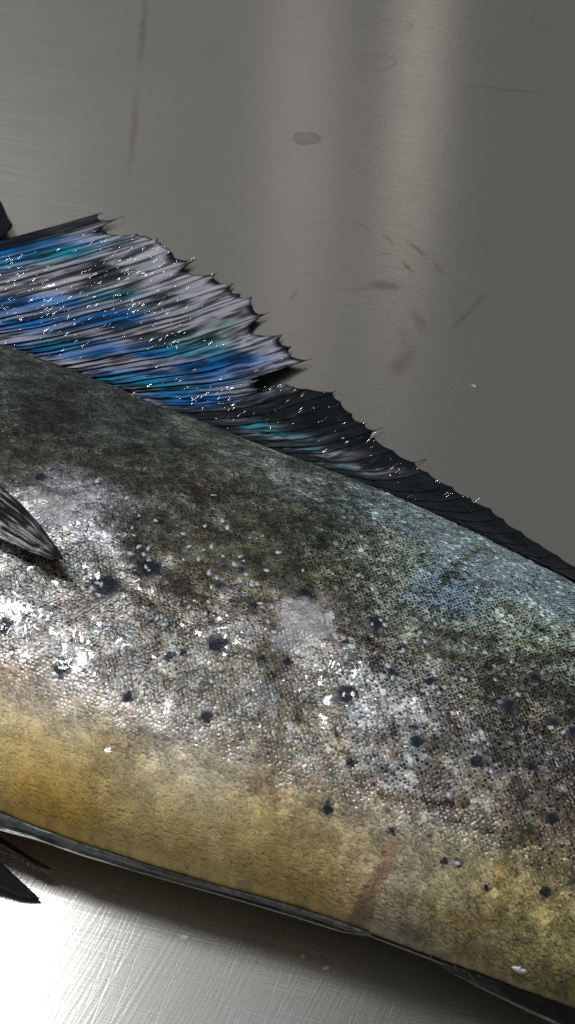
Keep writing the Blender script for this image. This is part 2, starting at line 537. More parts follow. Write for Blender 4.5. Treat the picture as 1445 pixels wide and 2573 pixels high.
# ---- colour of the skin with some wet glare painted in: measured spots (colour, speckle contrast, silver, wetness)
CP = [
    # back, left to right
    (-150, 900, (70, 74, 66), .35, .10, .2), (0, 960, (62, 66, 60), .35, .12, .2), (120, 1050, (44, 46, 42), .35, .08, .2), (60, 1130, (62, 60, 50), .5, .15, .3),
    (300, 1060, (58, 62, 56), .40, .12, .2), (400, 1120, (56, 60, 52), .45, .12, .2), (300, 1180, (58, 56, 46), .5, .15, .25),
    (520, 1100, (84, 90, 80), .45, .2, .2), (500, 1200, (66, 62, 52), .5, .15, .25), (700, 1180, (96, 104, 94), .5, .25, .2), (650, 1280, (72, 72, 60), .6, .2, .25),
    (860, 1240, (104, 114, 108), .55, .3, .2), (830, 1330, (70, 74, 66), .7, .2, .2), (1000, 1290, (96, 106, 104), .6, .3, .2), (980, 1400, (92, 96, 84), .85, .3, .2),
    (1150, 1350, (112, 124, 124), .7, .35, .2), (1250, 1430, (126, 138, 140), .85, .4, .2), (1130, 1480, (84, 98, 104), .95, .35, .2), (1400, 1500, (122, 136, 136), .8, .4, .2),
    (1600, 1600, (120, 132, 132), .8, .4, .2), (1300, 1560, (116, 122, 112), .95, .35, .2), (1420, 1620, (112, 116, 100), .95, .35, .2),
    # upper flank
    (-120, 1250, (140, 138, 138), .7, .3, .5), (60, 1235, (96, 94, 92), .8, .3, .5), (120, 1275, (168, 164, 168), .5, .35, .7), (200, 1310, (150, 148, 150), .85, .35, .7), (300, 1345, (104, 104, 100), .9, .3, .6),
    (170, 1425, (90, 84, 74), .7, .2, .5), (420, 1300, (72, 72, 62), .6, .2, .3), (420, 1400, (84, 80, 68), .8, .2, .5), (560, 1380, (78, 76, 62), .7, .2, .4), (700, 1420, (76, 76, 60), .7, .2, .4),
    (860, 1460, (92, 92, 74), .85, .25, .3), (800, 1520, (92, 88, 78), .8, .25, .4), (1000, 1540, (82, 84, 74), .8, .25, .3), (1100, 1620, (84, 84, 74), .7, .25, .3), (1300, 1680, (82, 84, 76), .85, .3, .3),
    (1445, 1740, (82, 82, 74), .8, .3, .3),
    # mid flank
    (-120, 1520, (140, 138, 134), .8, .25, .6), (20, 1530, (150, 147, 144), .9, .25, .6), (130, 1520, (146, 142, 138), .9, .25, .6), (300, 1520, (128, 120, 108), .8, .25, .6), (420, 1560, (106, 94, 76), .8, .2, .5),
    (560, 1560, (136, 130, 118), .85, .25, .7), (690, 1540, (104, 98, 82), .8, .2, .5), (770, 1570, (176, 170, 168), .25, .2, .4), (740, 1630, (128, 122, 114), .5, .2, .4), (860, 1600, (104, 100, 92), .8, .25, .7),
    (60, 1640, (118, 88, 56), .5, .1, .3), (0, 1680, (128, 100, 64), .45, .1, .3), (180, 1640, (122, 104, 82), .55, .15, .4), (300, 1680, (104, 90, 68), .5, .12, .35), (420, 1720, (108, 96, 76), .5, .12, .3),
    (560, 1700, (106, 98, 80), .55, .15, .35), (680, 1700, (100, 92, 76), .55, .15, .35), (870, 1690, (128, 126, 122), .8, .25, .9), (960, 1760, (146, 148, 150), .85, .4, .5),
    (1080, 1800, (128, 128, 126), .9, .4, .4), (1200, 1760, (98, 96, 90), .85, .35, .4), (1320, 1820, (96, 94, 88), .85, .3, .4), (1440, 1900, (92, 90, 84), .85, .3, .4),
    (1000, 1880, (130, 130, 130), .85, .4, .4), (1150, 1900, (124, 122, 116), .85, .35, .4), (1300, 1960, (92, 86, 78), .8, .3, .3), (1420, 2040, (74, 64, 52), .75, .2, .3),
    # lower flank
    (-120, 1760, (184, 180, 170), .3, .15, .3), (60, 1750, (176, 172, 162), .35, .15, .3), (180, 1800, (164, 154, 138), .35, .12, .35), (300, 1820, (134, 122, 104), .4, .12, .3), (450, 1840, (126, 118, 104), .4, .15, .3),
    (560, 1800, (116, 108, 92), .45, .15, .3), (700, 1820, (112, 104, 84), .5, .15, .3), (800, 1860, (110, 102, 84), .5, .15, .3), (640, 1920, (116, 102, 86), .4, .12, .3), (760, 1960, (118, 106, 88), .45, .12, .3),
    (900, 1980, (116, 106, 92), .5, .15, .3), (1060, 2010, (112, 106, 96), .6, .2, .3), (1180, 2060, (92, 86, 72), .6, .2, .3), (1320, 2140, (82, 72, 52), .6, .15, .3), (1440, 2200, (80, 70, 50), .6, .15, .3),
    # belly
    (-120, 1900, (186, 160, 100), .22, .05, .3), (0, 1900, (192, 176, 134), .22, .05, .3), (130, 1860, (184, 174, 148), .22, .08, .35), (60, 1980, (196, 158, 78), .22, .03, .3), (250, 1905, (158, 146, 124), .25, .12, .7),
    (200, 2000, (182, 152, 88), .22, .03, .3), (380, 1950, (176, 166, 146), .22, .1, .3), (480, 1975, (198, 193, 182), .22, .12, .3), (580, 1980, (160, 148, 128), .28, .12, .3),
    (120, 2070, (146, 112, 48), .22, .02, .3), (350, 2060, (172, 148, 94), .22, .03, .3), (500, 2080, (170, 150, 104), .22, .03, .3), (650, 2060, (158, 146, 118), .25, .06, .3), (450, 2150, (150, 120, 58), .22, .02, .3),
    (650, 2180, (156, 132, 76), .22, .02, .3), (780, 2120, (156, 140, 112), .28, .08, .3), (820, 2220, (158, 124, 52), .25, .02, .3), (700, 2260, (132, 106, 50), .22, .02, .3), (880, 2080, (150, 136, 114), .35, .1, .3), (900, 2200, (150, 136, 110), .35, .1, .3),
    (1000, 2130, (140, 130, 114), .4, .12, .3), (1010, 2210, (158, 152, 140), .35, .12, .3), (1080, 2280, (138, 124, 92), .35, .08, .3), (990, 2320, (122, 116, 108), .4, .15, .35), (1130, 2180, (124, 116, 94), .45, .12, .3),
    (1200, 2260, (128, 114, 72), .45, .08, .3), (1330, 2280, (122, 108, 66), .5, .08, .3), (1440, 2330, (128, 116, 78), .5, .1, .3), (1180, 2360, (132, 122, 100), .4, .1, .3), (1330, 2400, (134, 128, 98), .55, .1, .35), (1440, 2450, (112, 108, 70), .55, .1, .35),
    (1080, 2370, (96, 92, 86), .4, .1, .35), (1250, 2430, (84, 76, 52), .4, .06, .35), (1400, 2510, (50, 46, 34), .4, .06, .35),
    (1600, 1900, (92, 90, 84), .8, .3, .3), (1600, 2300, (110, 100, 66), .5, .1, .3), (1600, 2560, (60, 56, 40), .4, .06, .3),
]
_px = np.array([c[0] for c in CP], float); _py = np.array([c[1] for c in CP], float)
_cx, _ct, _cy, _ = survey_body(_px, _py)
C_POS = np.stack([_cx, _cy], 1)
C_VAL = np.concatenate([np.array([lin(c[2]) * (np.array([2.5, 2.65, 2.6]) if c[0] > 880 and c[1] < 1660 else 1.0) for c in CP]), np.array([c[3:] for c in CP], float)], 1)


SPOTS = [(265, 1470, 42), (545, 1620, 28), (425, 1648, 17), (155, 1680, 23), (320, 1752, 19), (517, 1802, 20), (945, 1565, 26), (983, 1688, 15),
         (1078, 1712, 17), (1275, 1772, 22), (1045, 1860, 17), (1195, 1915, 17), (1333, 1925, 15), (1390, 1815, 13), (870, 1742, 30), (820, 2030, 15),
         (1388, 2060, 18), (1116, 2166, 10), (1147, 2170, 8), (1220, 2230, 10), (1367, 2240, 14), (985, 2088, 11), (655, 1655, 11), (460, 1640, 12),
         (8, 1572, 26), (375, 1425, 32), (640, 1520, 15), (722, 1662, 15), (880, 1915, 14), (1170, 1705, 12), (865, 1612, 12), (370, 1235, 10),
         (550, 1468, 13), (605, 1432, 12), (765, 1490, 20), (1040, 1826, 10), (1435, 1838, 16), (100, 1200, 16), (1340, 1700, 15), (400, 1310, 12), (1000, 1630, 10)]
_sx, _st, _sy, _ = survey_body([s[0] for s in SPOTS], [s[1] for s in SPOTS])
S_POS = np.stack([_sx, _sy], 1); S_R = np.array([s[2] for s in SPOTS]) * 0.138

CREASES = [  # folds and scratches put in as darker colour: poly-lines, width mm, strength
    ([(740, 1290), (840, 1330), (960, 1380), (1060, 1395)], 1.2, .35), ([(830, 1580), (950, 1620), (1080, 1650), (1250, 1660), (1445, 1645)], 1.3, .45),
    ([(1090, 1590), (1250, 1605), (1445, 1640)], 1.1, .4), ([(340, 1340), (350, 1480), (352, 1620)], 1.0, .4), ([(245, 1620), (240, 1700), (235, 1780)], 1.2, .3),
    ([(398, 1500), (395, 1640), (390, 1760)], 1.0, .35), ([(470, 1480), (500, 1530), (600, 1560)], 0.9, .35), ([(1050, 1720), (1090, 1850), (1100, 1960)], 1.0, .3),
    ([(1300, 1740), (1350, 1830), (1420, 1880)], 1.2, .4), ([(900, 1960), (960, 2000), (1060, 2015), (1180, 2020)], 1.3, .45), ([(560, 1690), (700, 1700), (740, 1650)], 1.0, .4),
    ([(650, 1760), (668, 1900), (690, 2020)], 1.3, .28), ([(400, 1690), (460, 1730), (520, 1740)], 1.0, .3), ([(1100, 1480), (1150, 1410), (1220, 1375)], 1.2, .5),
    ([(640, 1990), (720, 1910), (660, 1905)], 0.9, .2), ([(820, 1790), (860, 1880), (900, 1960)], 1.2, .35), ([(1440, 1780), (1400, 1700), (1330, 1660)], 1.0, .3),
    ([(560, 1265), (700, 1300), (860, 1390)], 1.2, .25),
]
CRS = []
for pts, w, d in CREASES:
    q = survey_body([p[0] for p in pts], [p[1] for p in pts])
    CRS.append((np.stack([q[0], q[2]], 1), w, d))
_q = survey_body([988, 965, 930, 892], [2105, 2170, 2240, 2328])
SMEAR = np.stack([_q[0], _q[2]], 1)
_q = survey_body([1255, 1262, 1195, 1090, 1060], [2180, 2290, 2330, 2285, 2260])
YVEIN = np.stack([_q[0], _q[2]], 1)


_q = survey_body([768, 745, 120, 215], [1560, 1610, 1275, 1335])
PALE_SHEEN = [(np.array([a, b]), ra, rb, an) for a, b, (ra, rb, an) in zip(_q[0], _q[2], [(10, 11, 0.4), (9, 7, 0.3), (15, 7.5, -0.15), (10, 6, -0.3)])]  # reflections of wet skin painted as pale grey patches


def poly_dist(p, line):
    best = np.full(len(p), 1e9); par = np.zeros(len(p)); n = len(line) - 1
    for i in range(n):
        a, b = line[i], line[i + 1]
        ab = b - a
        h = np.clip(((p - a) @ ab) / (ab @ ab), 0, 1)
        d = np.hypot(*(p - a - h[:, None] * ab).T)
        m = d < best
        best = np.where(m, d, best); par = np.where(m, (i + h) / n, par)
    return best, par


def skin_values(x, y):
    """linear colour, contrast, silver, wetness for places on the flank (mm, fish axes)"""
    p = np.stack([x, y], 1)
    # wander the sampling place a little so zones get ragged borders
    pw = p + np.stack([4.5 * fbm(x / 9, y / 9, 41), 4.5 * fbm(x / 9, y / 9, 52)], 1)
    out = np.zeros((len(p), 6)); wsum = np.zeros(len(p))
    for c, v in zip(C_POS, C_VAL):
        d2 = ((pw - c) ** 2).sum(1)
        w = np.exp(-d2 / (2 * 8.0 ** 2)) + 2e-3 * np.exp(-d2 / (2 * 30.0 ** 2)) + 1e-9 / (1 + d2)
        out += w[:, None] * v; wsum += w
    out /= wsum[:, None]
    tpos = (yd(x) - y) / np.maximum(yd(x) - yb(x), 1)
    col = out[:, :3] * np.interp(tpos, [0, .25, .45, .62, .8, 1.0], [0.76, 0.74, 0.68, 0.66, 1.2, 1.65])[:, None]
    lum = col.mean(1, keepdims=True)
    satur = np.interp(tpos + 0.03 * fbm(x / 10, y / 8, 17), [0, 0.45, 0.60, 0.80, 0.90, 1.0], [0.95, 1.0, 0.95, 0.68, 1.12, 1.15])
    satur = satur + (0.95 - satur) * smooth01(x, 20, 60) * (tpos > 0.5)
    col = lum + (col - lum) * satur[:, None]
    gold = smooth01(tpos, 0.84, 0.93)[:, None]
    col = col * (1 + gold * np.array([0.05, 0.045, -0.10])) * (1 + (1 - smooth01(tpos, 0.35, 0.5))[:, None] * np.array([-0.02, 0.0, 0.08]))
    con, sil, wet = np.clip(out[:, 3] * 1.1 + 0.18 * smooth01(tpos, 0.48, 0.56) * (1 - smooth01(tpos, 0.74, 0.88)) + 0.36 * (1 - smooth01(tpos, 0.3, 0.45)) + 0.12 * smooth01(tpos, 0.7, 0.8), 0, 0.97), out[:, 4], out[:, 5]
    wet = np.maximum(wet, 0.55 * smooth01(tpos, 0.45, 0.6) + 0.3 * smooth01(tpos, 0.74, 0.84))
    # mottling
    m = 1 + (0.12 + 0.28 * con) * fbm(x / 7, y / 6, 3) + 0.16 * fbm(x / 2.2, y / 1.8, 77, 2)
    col = col * m[:, None]
    # lower flank: brown slime stains over pale silvery skin
    lf = smooth01(tpos, 0.46, 0.56) * (1 - smooth01(tpos, 0.74, 0.86))
    kb = lf * 0.6 * smooth01(fbm(x / 6 + y / 14, y / 4.5, 14, 3), -0.05, 0.4)
    kp = np.maximum(lf * 0.8 * smooth01(fbm(x / 8 + 9, y / 5 + x / 12, 15, 3), 0.08, 0.42), 0.55 * smooth01(tpos, 0.62, 0.70) * (1 - smooth01(tpos, 0.78, 0.86)) * (1 - smooth01(x, -20, 40)) * smooth01(fbm(x / 6, y / 5, 27, 2), -0.4, 0.2))
    lum = col.mean(1, keepdims=True)
    col = col * (1 - kb[:, None]) + kb[:, None] * lum * np.array([0.80, 0.60, 0.40])
    col = col * (1 - kp[:, None]) + kp[:, None] * lum * np.array([1.95, 1.95, 1.93])
    wr = fbm(x / 1.1 + y / 2.5, y / 2.2 - x / 4, 16, 2)
    col = col * (1 + (0.30 * lf + 0.04) * wr)[:, None]
    tint = fbm(x / 12, y / 10, 19)
    col = col * (1 + tint[:, None] * np.array([0.03, 0.01, -0.06]))
    for line, w, d in CRS:
        dd, _ = poly_dist(p + 0.9 * np.stack([fbm(x / 3, y / 3, 61), fbm(x / 3, y / 3, 62)], 1), line)
        k = 1.5 * d * np.exp(-(dd / w) ** 2)
        col = col * (1 - k[:, None] * np.array([0.85, 0.95, 1.1]))
    # dark round pigment spots with feathered borders
    for c, r in zip(S_POS, S_R):
        v = p - c
        ang = np.arctan2(v[:, 1], v[:, 0])
        rr = np.hypot(v[:, 0], v[:, 1]) * (1 + 0.22 * vnoise(ang * 2.4 + c[0], 0 * ang + c[1], 5) + 0.10 * vnoise(x / .8, y / .8, 8))
        k = 0.96 * (1 - smooth01(rr, r * 0.55, r * 1.12))
        col = col * (1 - k[:, None]) + k[:, None] * np.array([0.012, 0.014, 0.024])
        sil = sil * (1 - 0.9 * k); con = con * (1 - k); wet = wet * (1 - k)
    for (c0, ra, rb, an) in PALE_SHEEN:
        v = p - c0
        e1 = (v[:, 0] * math.cos(an) + v[:, 1] * math.sin(an)) / ra; e2 = (-v[:, 0] * math.sin(an) + v[:, 1] * math.cos(an)) / rb
        k = 0.85 * (1 - smooth01(np.hypot(e1, e2) + 0.45 * fbm(x / 3.0, y / 2.4, 87, 3), 0.6, 0.95))
        col = col * (1 - k[:, None]) + k[:, None] * np.array([0.30, 0.29, 0.295]) * (1 + 0.25 * fbm(x / 1.6, y / 1.3, 88, 2))[:, None]
        con = con * (1 - 0.6 * k)
    # reddish dried smear above the vent
    dd, par = poly_dist(p + 0.5 * np.stack([fbm(x / 2, y / 2, 63), fbm(x / 2, y / 2, 64)], 1), SMEAR)
    k = 0.92 * (1 - smooth01(dd, 0.6 + 1.5 * par, 1.3 + 2.3 * par))
    con = con * (1 - 0.6 * k)
    col = col * (1 - k[:, None]) + k[:, None] * (np.array([0.34, 0.215, 0.13])[None] * (1.05 - 0.35 * par[:, None]) * (1 + .3 * fbm(x / 1.5, y / 1.5, 4)[:, None]))
    sil = sil * (1 - k)
    dd, par = poly_dist(p, YVEIN)
    k = 0.5 * np.exp(-(dd / 1.4) ** 2)
    col = col * (1 - k[:, None]) + k[:, None] * np.array([0.22, 0.15, 0.03])
    col = col * np.minimum(1.0, 0.80 / np.maximum(col.max(1), 1e-6))[:, None]
    return np.clip(col, 0.004, 0.85), con, np.clip(sil, 0, 1), np.clip(wet, 0, 1)


# ------------------------------------------------------------------ the fish
FISH = bpy.data.objects.new('fish', None)
SC.collection.objects.link(FISH)
tag(FISH, 'large spotted fish with torn blue dorsal fin and golden belly lying on steel table', 'fish')

xs = np.concatenate([np.arange(-418, -150, 5.0), np.arange(-150, 190, 0.7), np.arange(190, 560, 5.0)])
tt = np.concatenate([[0], 0.5 - 0.5 * np.cos(np.linspace(0.03, 1, 240)[:-1] * math.pi), [1]])
tb = np.linspace(1, 0, 32)[1:-1]
XX, TTm = np.meshgrid(xs, tt, indexing='ij')
top = top_pt(XX.ravel(), TTm.ravel()).reshape(len(xs), len(tt), 3)
XB, TB = np.meshgrid(xs, tb, indexing='ij')
wid = np.clip((yd(XB) - yb(XB)) / W0, 0.02, 1.1) ** 0.75
zc = (ZD * (1 - TB) + ZB * TB) * wid
zb = zc - (zc - 0.4) * (1 - np.abs(2 * TB - 1) ** 2.6) ** 0.55
bot = to_world(XB, yd(XB) + TB * (yb(XB) - yd(XB)), zb)
ring = np.concatenate([top, bot], 1)
nv = ring.shape[1]
yy = np.concatenate([(yd(XX) + TTm * (yb(XX) - yd(XX))), (yd(XB) + TB * (yb(XB) - yd(XB)))], 1)
xx = np.concatenate([XX, XB], 1)
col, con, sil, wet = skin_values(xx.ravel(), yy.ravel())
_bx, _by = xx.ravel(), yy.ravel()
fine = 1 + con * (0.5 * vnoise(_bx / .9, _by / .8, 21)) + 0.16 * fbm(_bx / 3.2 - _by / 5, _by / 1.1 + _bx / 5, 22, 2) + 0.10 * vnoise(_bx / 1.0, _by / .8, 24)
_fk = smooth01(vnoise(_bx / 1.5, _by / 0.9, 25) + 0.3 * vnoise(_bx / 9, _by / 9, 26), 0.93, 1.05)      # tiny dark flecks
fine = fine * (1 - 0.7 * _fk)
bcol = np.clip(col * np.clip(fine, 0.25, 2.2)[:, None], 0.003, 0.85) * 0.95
_under_shade = np.concatenate([np.ones_like(XX), np.full_like(XB, 0.35)], 1).ravel()  # underside colour darkened to deepen the shade below the belly
bcol = bcol * _under_shade[:, None]
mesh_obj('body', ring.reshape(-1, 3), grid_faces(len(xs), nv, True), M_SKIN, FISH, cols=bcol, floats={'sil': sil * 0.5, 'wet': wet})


def frames(x, t):
    e = 0.4
    p = top_pt(x, t)
    px_ = top_pt(x + e, t) - top_pt(x - e, t)
    dt = 0.004
    pt_ = top_pt(x, np.clip(t + dt, 0, 1)) - top_pt(x, np.clip(t - dt, 0, 1))
    a = px_ / np.linalg.norm(px_, axis=1, keepdims=True)
    n = np.cross(pt_, px_)
    n /= np.linalg.norm(n, axis=1, keepdims=True)
    n = np.where(n[:, 2:3] < 0, -n, n)
    b = np.cross(n, a)
    return p, a, b, n


# ---- the coat of small overlapping scales (far too many to count: one part)
tf_ = np.linspace(0.004, 0.996, 1500)
pm = top_pt(np.zeros(1500), tf_)
arc = np.concatenate([[0], np.cumsum(np.linalg.norm(np.diff(pm, axis=0), axis=1))])
ROW, STEP = 1.06, 1.40
rows = np.arange(0.6, arc[-1] - 0.1, ROW)
sx_, st_ = [], []
for i, r in enumerate(rows):
    x = np.arange(-165, 200, STEP) + (STEP / 2 if i % 2 else 0)
    sx_.append(x); st_.append(np.full(len(x), np.interp(r, arc, tf_)))
sx_ = np.concatenate(sx_); st_ = np.concatenate(st_)
_ys = yd(sx_) + st_ * (yb(sx_) - yd(sx_))
_bare = smooth01(st_ + 0.06 * fbm(sx_ / 20, _ys / 20, 91) - 0.10 * smooth01(sx_, 60, 110), 0.78, 0.93)   # the belly skin is bare
_keep = st_ < 0.994
sx_, st_ = sx_[_keep], st_[_keep]
N = len(sx_)
sx_ = sx_ + RNG.normal(0, 0.17, N); st_ = np.clip(st_ + RNG.normal(0, 0.0007, N), 0.003, 0.996)
P, A, B, Nn = frames(sx_, st_)
sy_ = yd(sx_) + st_ * (yb(sx_) - yd(sx_))
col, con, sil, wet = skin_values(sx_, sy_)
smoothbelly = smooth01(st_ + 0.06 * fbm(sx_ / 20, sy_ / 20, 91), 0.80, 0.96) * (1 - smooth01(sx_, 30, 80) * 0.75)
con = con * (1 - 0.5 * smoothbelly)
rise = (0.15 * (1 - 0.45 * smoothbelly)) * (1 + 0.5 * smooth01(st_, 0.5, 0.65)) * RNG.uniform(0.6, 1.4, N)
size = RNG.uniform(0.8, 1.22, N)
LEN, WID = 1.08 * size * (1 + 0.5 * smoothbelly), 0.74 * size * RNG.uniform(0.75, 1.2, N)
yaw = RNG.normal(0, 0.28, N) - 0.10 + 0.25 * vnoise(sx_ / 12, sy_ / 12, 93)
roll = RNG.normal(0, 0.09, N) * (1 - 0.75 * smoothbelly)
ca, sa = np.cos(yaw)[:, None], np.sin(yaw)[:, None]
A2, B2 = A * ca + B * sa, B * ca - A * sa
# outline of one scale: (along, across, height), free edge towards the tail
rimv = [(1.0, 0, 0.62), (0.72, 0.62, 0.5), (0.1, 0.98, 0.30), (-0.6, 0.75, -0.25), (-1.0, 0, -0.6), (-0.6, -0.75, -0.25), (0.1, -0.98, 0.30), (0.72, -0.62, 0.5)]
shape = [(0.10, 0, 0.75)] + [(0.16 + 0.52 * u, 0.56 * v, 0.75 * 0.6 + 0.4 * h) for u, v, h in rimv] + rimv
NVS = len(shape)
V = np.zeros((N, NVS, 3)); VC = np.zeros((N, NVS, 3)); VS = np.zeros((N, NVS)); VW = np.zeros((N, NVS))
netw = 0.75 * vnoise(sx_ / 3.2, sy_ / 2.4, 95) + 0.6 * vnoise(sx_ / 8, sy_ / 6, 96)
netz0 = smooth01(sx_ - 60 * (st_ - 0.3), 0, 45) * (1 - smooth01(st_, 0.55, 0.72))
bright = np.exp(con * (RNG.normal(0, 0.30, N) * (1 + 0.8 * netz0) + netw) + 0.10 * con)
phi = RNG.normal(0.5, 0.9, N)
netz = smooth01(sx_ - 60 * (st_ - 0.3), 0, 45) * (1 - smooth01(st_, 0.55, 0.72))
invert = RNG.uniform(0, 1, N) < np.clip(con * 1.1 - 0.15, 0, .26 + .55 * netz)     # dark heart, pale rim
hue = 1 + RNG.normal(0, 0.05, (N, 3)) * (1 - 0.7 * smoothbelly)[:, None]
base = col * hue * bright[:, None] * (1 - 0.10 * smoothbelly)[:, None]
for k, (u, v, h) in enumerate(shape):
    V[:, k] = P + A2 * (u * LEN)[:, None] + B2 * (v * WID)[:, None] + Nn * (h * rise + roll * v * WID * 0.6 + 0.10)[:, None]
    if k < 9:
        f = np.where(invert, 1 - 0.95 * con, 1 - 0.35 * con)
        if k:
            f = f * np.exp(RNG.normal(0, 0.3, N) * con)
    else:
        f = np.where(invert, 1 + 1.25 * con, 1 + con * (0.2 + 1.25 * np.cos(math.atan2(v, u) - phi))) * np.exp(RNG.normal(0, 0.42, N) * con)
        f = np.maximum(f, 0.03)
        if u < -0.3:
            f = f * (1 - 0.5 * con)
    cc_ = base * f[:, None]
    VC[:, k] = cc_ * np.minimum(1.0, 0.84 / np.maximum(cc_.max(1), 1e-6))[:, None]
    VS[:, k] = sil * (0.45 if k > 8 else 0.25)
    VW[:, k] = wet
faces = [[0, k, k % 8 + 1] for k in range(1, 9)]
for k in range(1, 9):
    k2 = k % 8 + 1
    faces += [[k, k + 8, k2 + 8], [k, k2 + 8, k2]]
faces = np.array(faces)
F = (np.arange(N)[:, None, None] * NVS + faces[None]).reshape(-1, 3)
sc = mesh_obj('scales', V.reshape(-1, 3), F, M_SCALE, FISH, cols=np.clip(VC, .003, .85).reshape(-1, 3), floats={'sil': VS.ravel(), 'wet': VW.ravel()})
tag(sc, kind='stuff')

# ---- the larger loose pearly scales standing proud of the skin, one object each
def scale_mesh(seed):
    r = np.random.default_rng(seed)
    n = 9
    ang = np.linspace(0, 2 * math.pi, n, endpoint=False) + r.normal(0, .1, n)
    rad = 1 + r.normal(0, .10, n)
    rim = np.stack([np.cos(ang) * rad * 1.0, np.sin(ang) * rad * 0.72, 0 * ang], 1)
    rim[np.argmin(np.abs(ang - math.pi)), 0] *= 1.35
    low = rim.copy(); low[:, 2] = -0.10
    vs = np.concatenate([[[0.1, 0, 0.07]], rim, low])
    fs = [[0, 1 + i, 1 + (i + 1) % n] for i in range(n)]
    for i in range(n):
        j = (i + 1) % n
        fs += [[1 + i, 10 + i, 10 + j], [1 + i, 10 + j, 1 + j]]
    o = mesh_obj('scale', vs, np.array(fs), M_PEARL, FISH)
    me = o.data
    bpy.data.objects.remove(o)
    return me


smeshes = [scale_mesh(100 + i) for i in range(6)]
loose = [(330, 1425), (375, 1435), (362, 1395), (300, 1395), (280, 1370), (235, 1420), (247, 1668), (330, 1667), (346, 1665), (348, 1713), (240, 1690), (500, 1713), (533, 1715), (555, 1701),
         (555, 1683), (620, 1763), (690, 1803), (678, 1853), (600, 1905), (793, 1888), (640, 1700), (475, 1528), (488, 1545), (318, 1537), (333, 1535), (276, 1572), (58, 1566), (72, 1572), (112, 1570), (165, 1470),
         (175, 1435), (605, 1400), (590, 1420), (620, 1445), (605, 1462), (648, 1470), (935, 1570), (957, 1560), (968, 1572), (1020, 1615), (1050, 1610), (1070, 1615), (1080, 1655), (1045, 1675), (1095, 1700),
         (1010, 1640), (905, 1720), (800, 1720), (770, 1795), (690, 1590), (395, 1555), (300, 1445), (250, 1305), (258, 1322), (245, 1210), (560, 1310), (700, 1390), (1150, 2170), (900, 1800), (1115, 1795), (1285, 1665)]
lx = [p[0] for p in loose]; ly = [p[1] for p in loose]
for cx, cy, sxx, syy, n in ((300, 1400, 130, 70, 40), (620, 1470, 170, 90, 22), (330, 1620, 200, 90, 10), (1040, 1680, 130, 90, 22), (1000, 1880, 160, 110, 14), (120, 1540, 90, 50, 10), (230, 1340, 70, 30, 20)):
    lx += list(RNG.normal(cx, sxx, n)); ly += list(RNG.normal(cy, syy, n))
lx, ly = np.clip(np.array(lx), 4, 1440), np.array(ly)
q = survey_body(lx, ly)
P_, A_, B_, N_ = frames(q[0], q[1])
from mathutils import Matrix
for i in range(len(lx)):
    s = 1.0 * RNG.uniform(0.6, 1.2)
    yw = RNG.normal(-0.5, 0.7)
    a = A_[i] * math.cos(yw) + B_[i] * math.sin(yw)
    n = N_[i] + RNG.normal(0, 0.10, 3); n /= np.linalg.norm(n)
    a = a - n * (a @ n); a /= np.linalg.norm(a)
    b = np.cross(n, a)
    o = bpy.data.objects.new('scale', smeshes[i % 6])
    m = Matrix.Identity(4)
    pos = (P_[i] + n * 0.36) * MM
    for r in range(3):
        m[r][0], m[r][1], m[r][2], m[r][3] = a[r] * s, b[r] * s, n[r] * s, pos[r]
    o.matrix_world = m
    SC.collection.objects.link(o)
    o.parent = FISH

# ------------------------------------------------------------------ fins
def tube(name, path, r0, r1, mat, parent, sides=5):
    path = np.asarray(path, float); n = len(path)
    tan = np.gradient(path, axis=0); tan /= np.linalg.norm(tan, axis=1, keepdims=True)
    up = np.array([0, 0, 1.0])
    s = np.cross(tan, up); s /= np.linalg.norm(s, axis=1, keepdims=True)
    u = np.cross(s, tan)
    rr = np.linspace(r0, r1, n)[:, None]
    vs = np.stack([path + rr * (s * math.cos(a) + u * math.sin(a)) for a in np.linspace(0, 2 * math.pi, sides, endpoint=False)], 1)
    return mesh_obj(name, vs.reshape(-1, 3), grid_faces(n, sides, True), mat, parent)


def thick_sheet(name, grid, mat, parent, cols, floats, th):
    """a two-sided skin of real thickness from a (nu, nv, 3) grid"""
    nu, nvv = grid.shape[:2]
    du = np.gradient(grid, axis=0); dv = np.gradient(grid, axis=1)
    n = np.cross(du, dv); n /= np.maximum(np.linalg.norm(n, axis=2, keepdims=True), 1e-9)
    n = np.where(n[..., 2:3] < 0, -n, n)
    a = (grid + n * th / 2).reshape(-1, 3); b = (grid - n * th / 2).reshape(-1, 3)
    f = grid_faces(nu, nvv); K = nu * nvv
    idx = np.arange(K).reshape(nu, nvv)
    loop = np.concatenate([idx[0, :-1], idx[:-1, -1], idx[-1, :0:-1], idx[:0:-1, 0]])
    nxt = np.roll(loop, -1)
    side = np.stack([loop, loop + K, nxt + K, nxt], 1)
    fs = np.concatenate([f, f[:, ::-1] + K, side])
    return mesh_obj(name, np.concatenate([a, b]), fs, mat, parent, cols=np.concatenate([cols, cols]),
                    floats={k: np.concatenate([v, v]) for k, v in floats.items()})


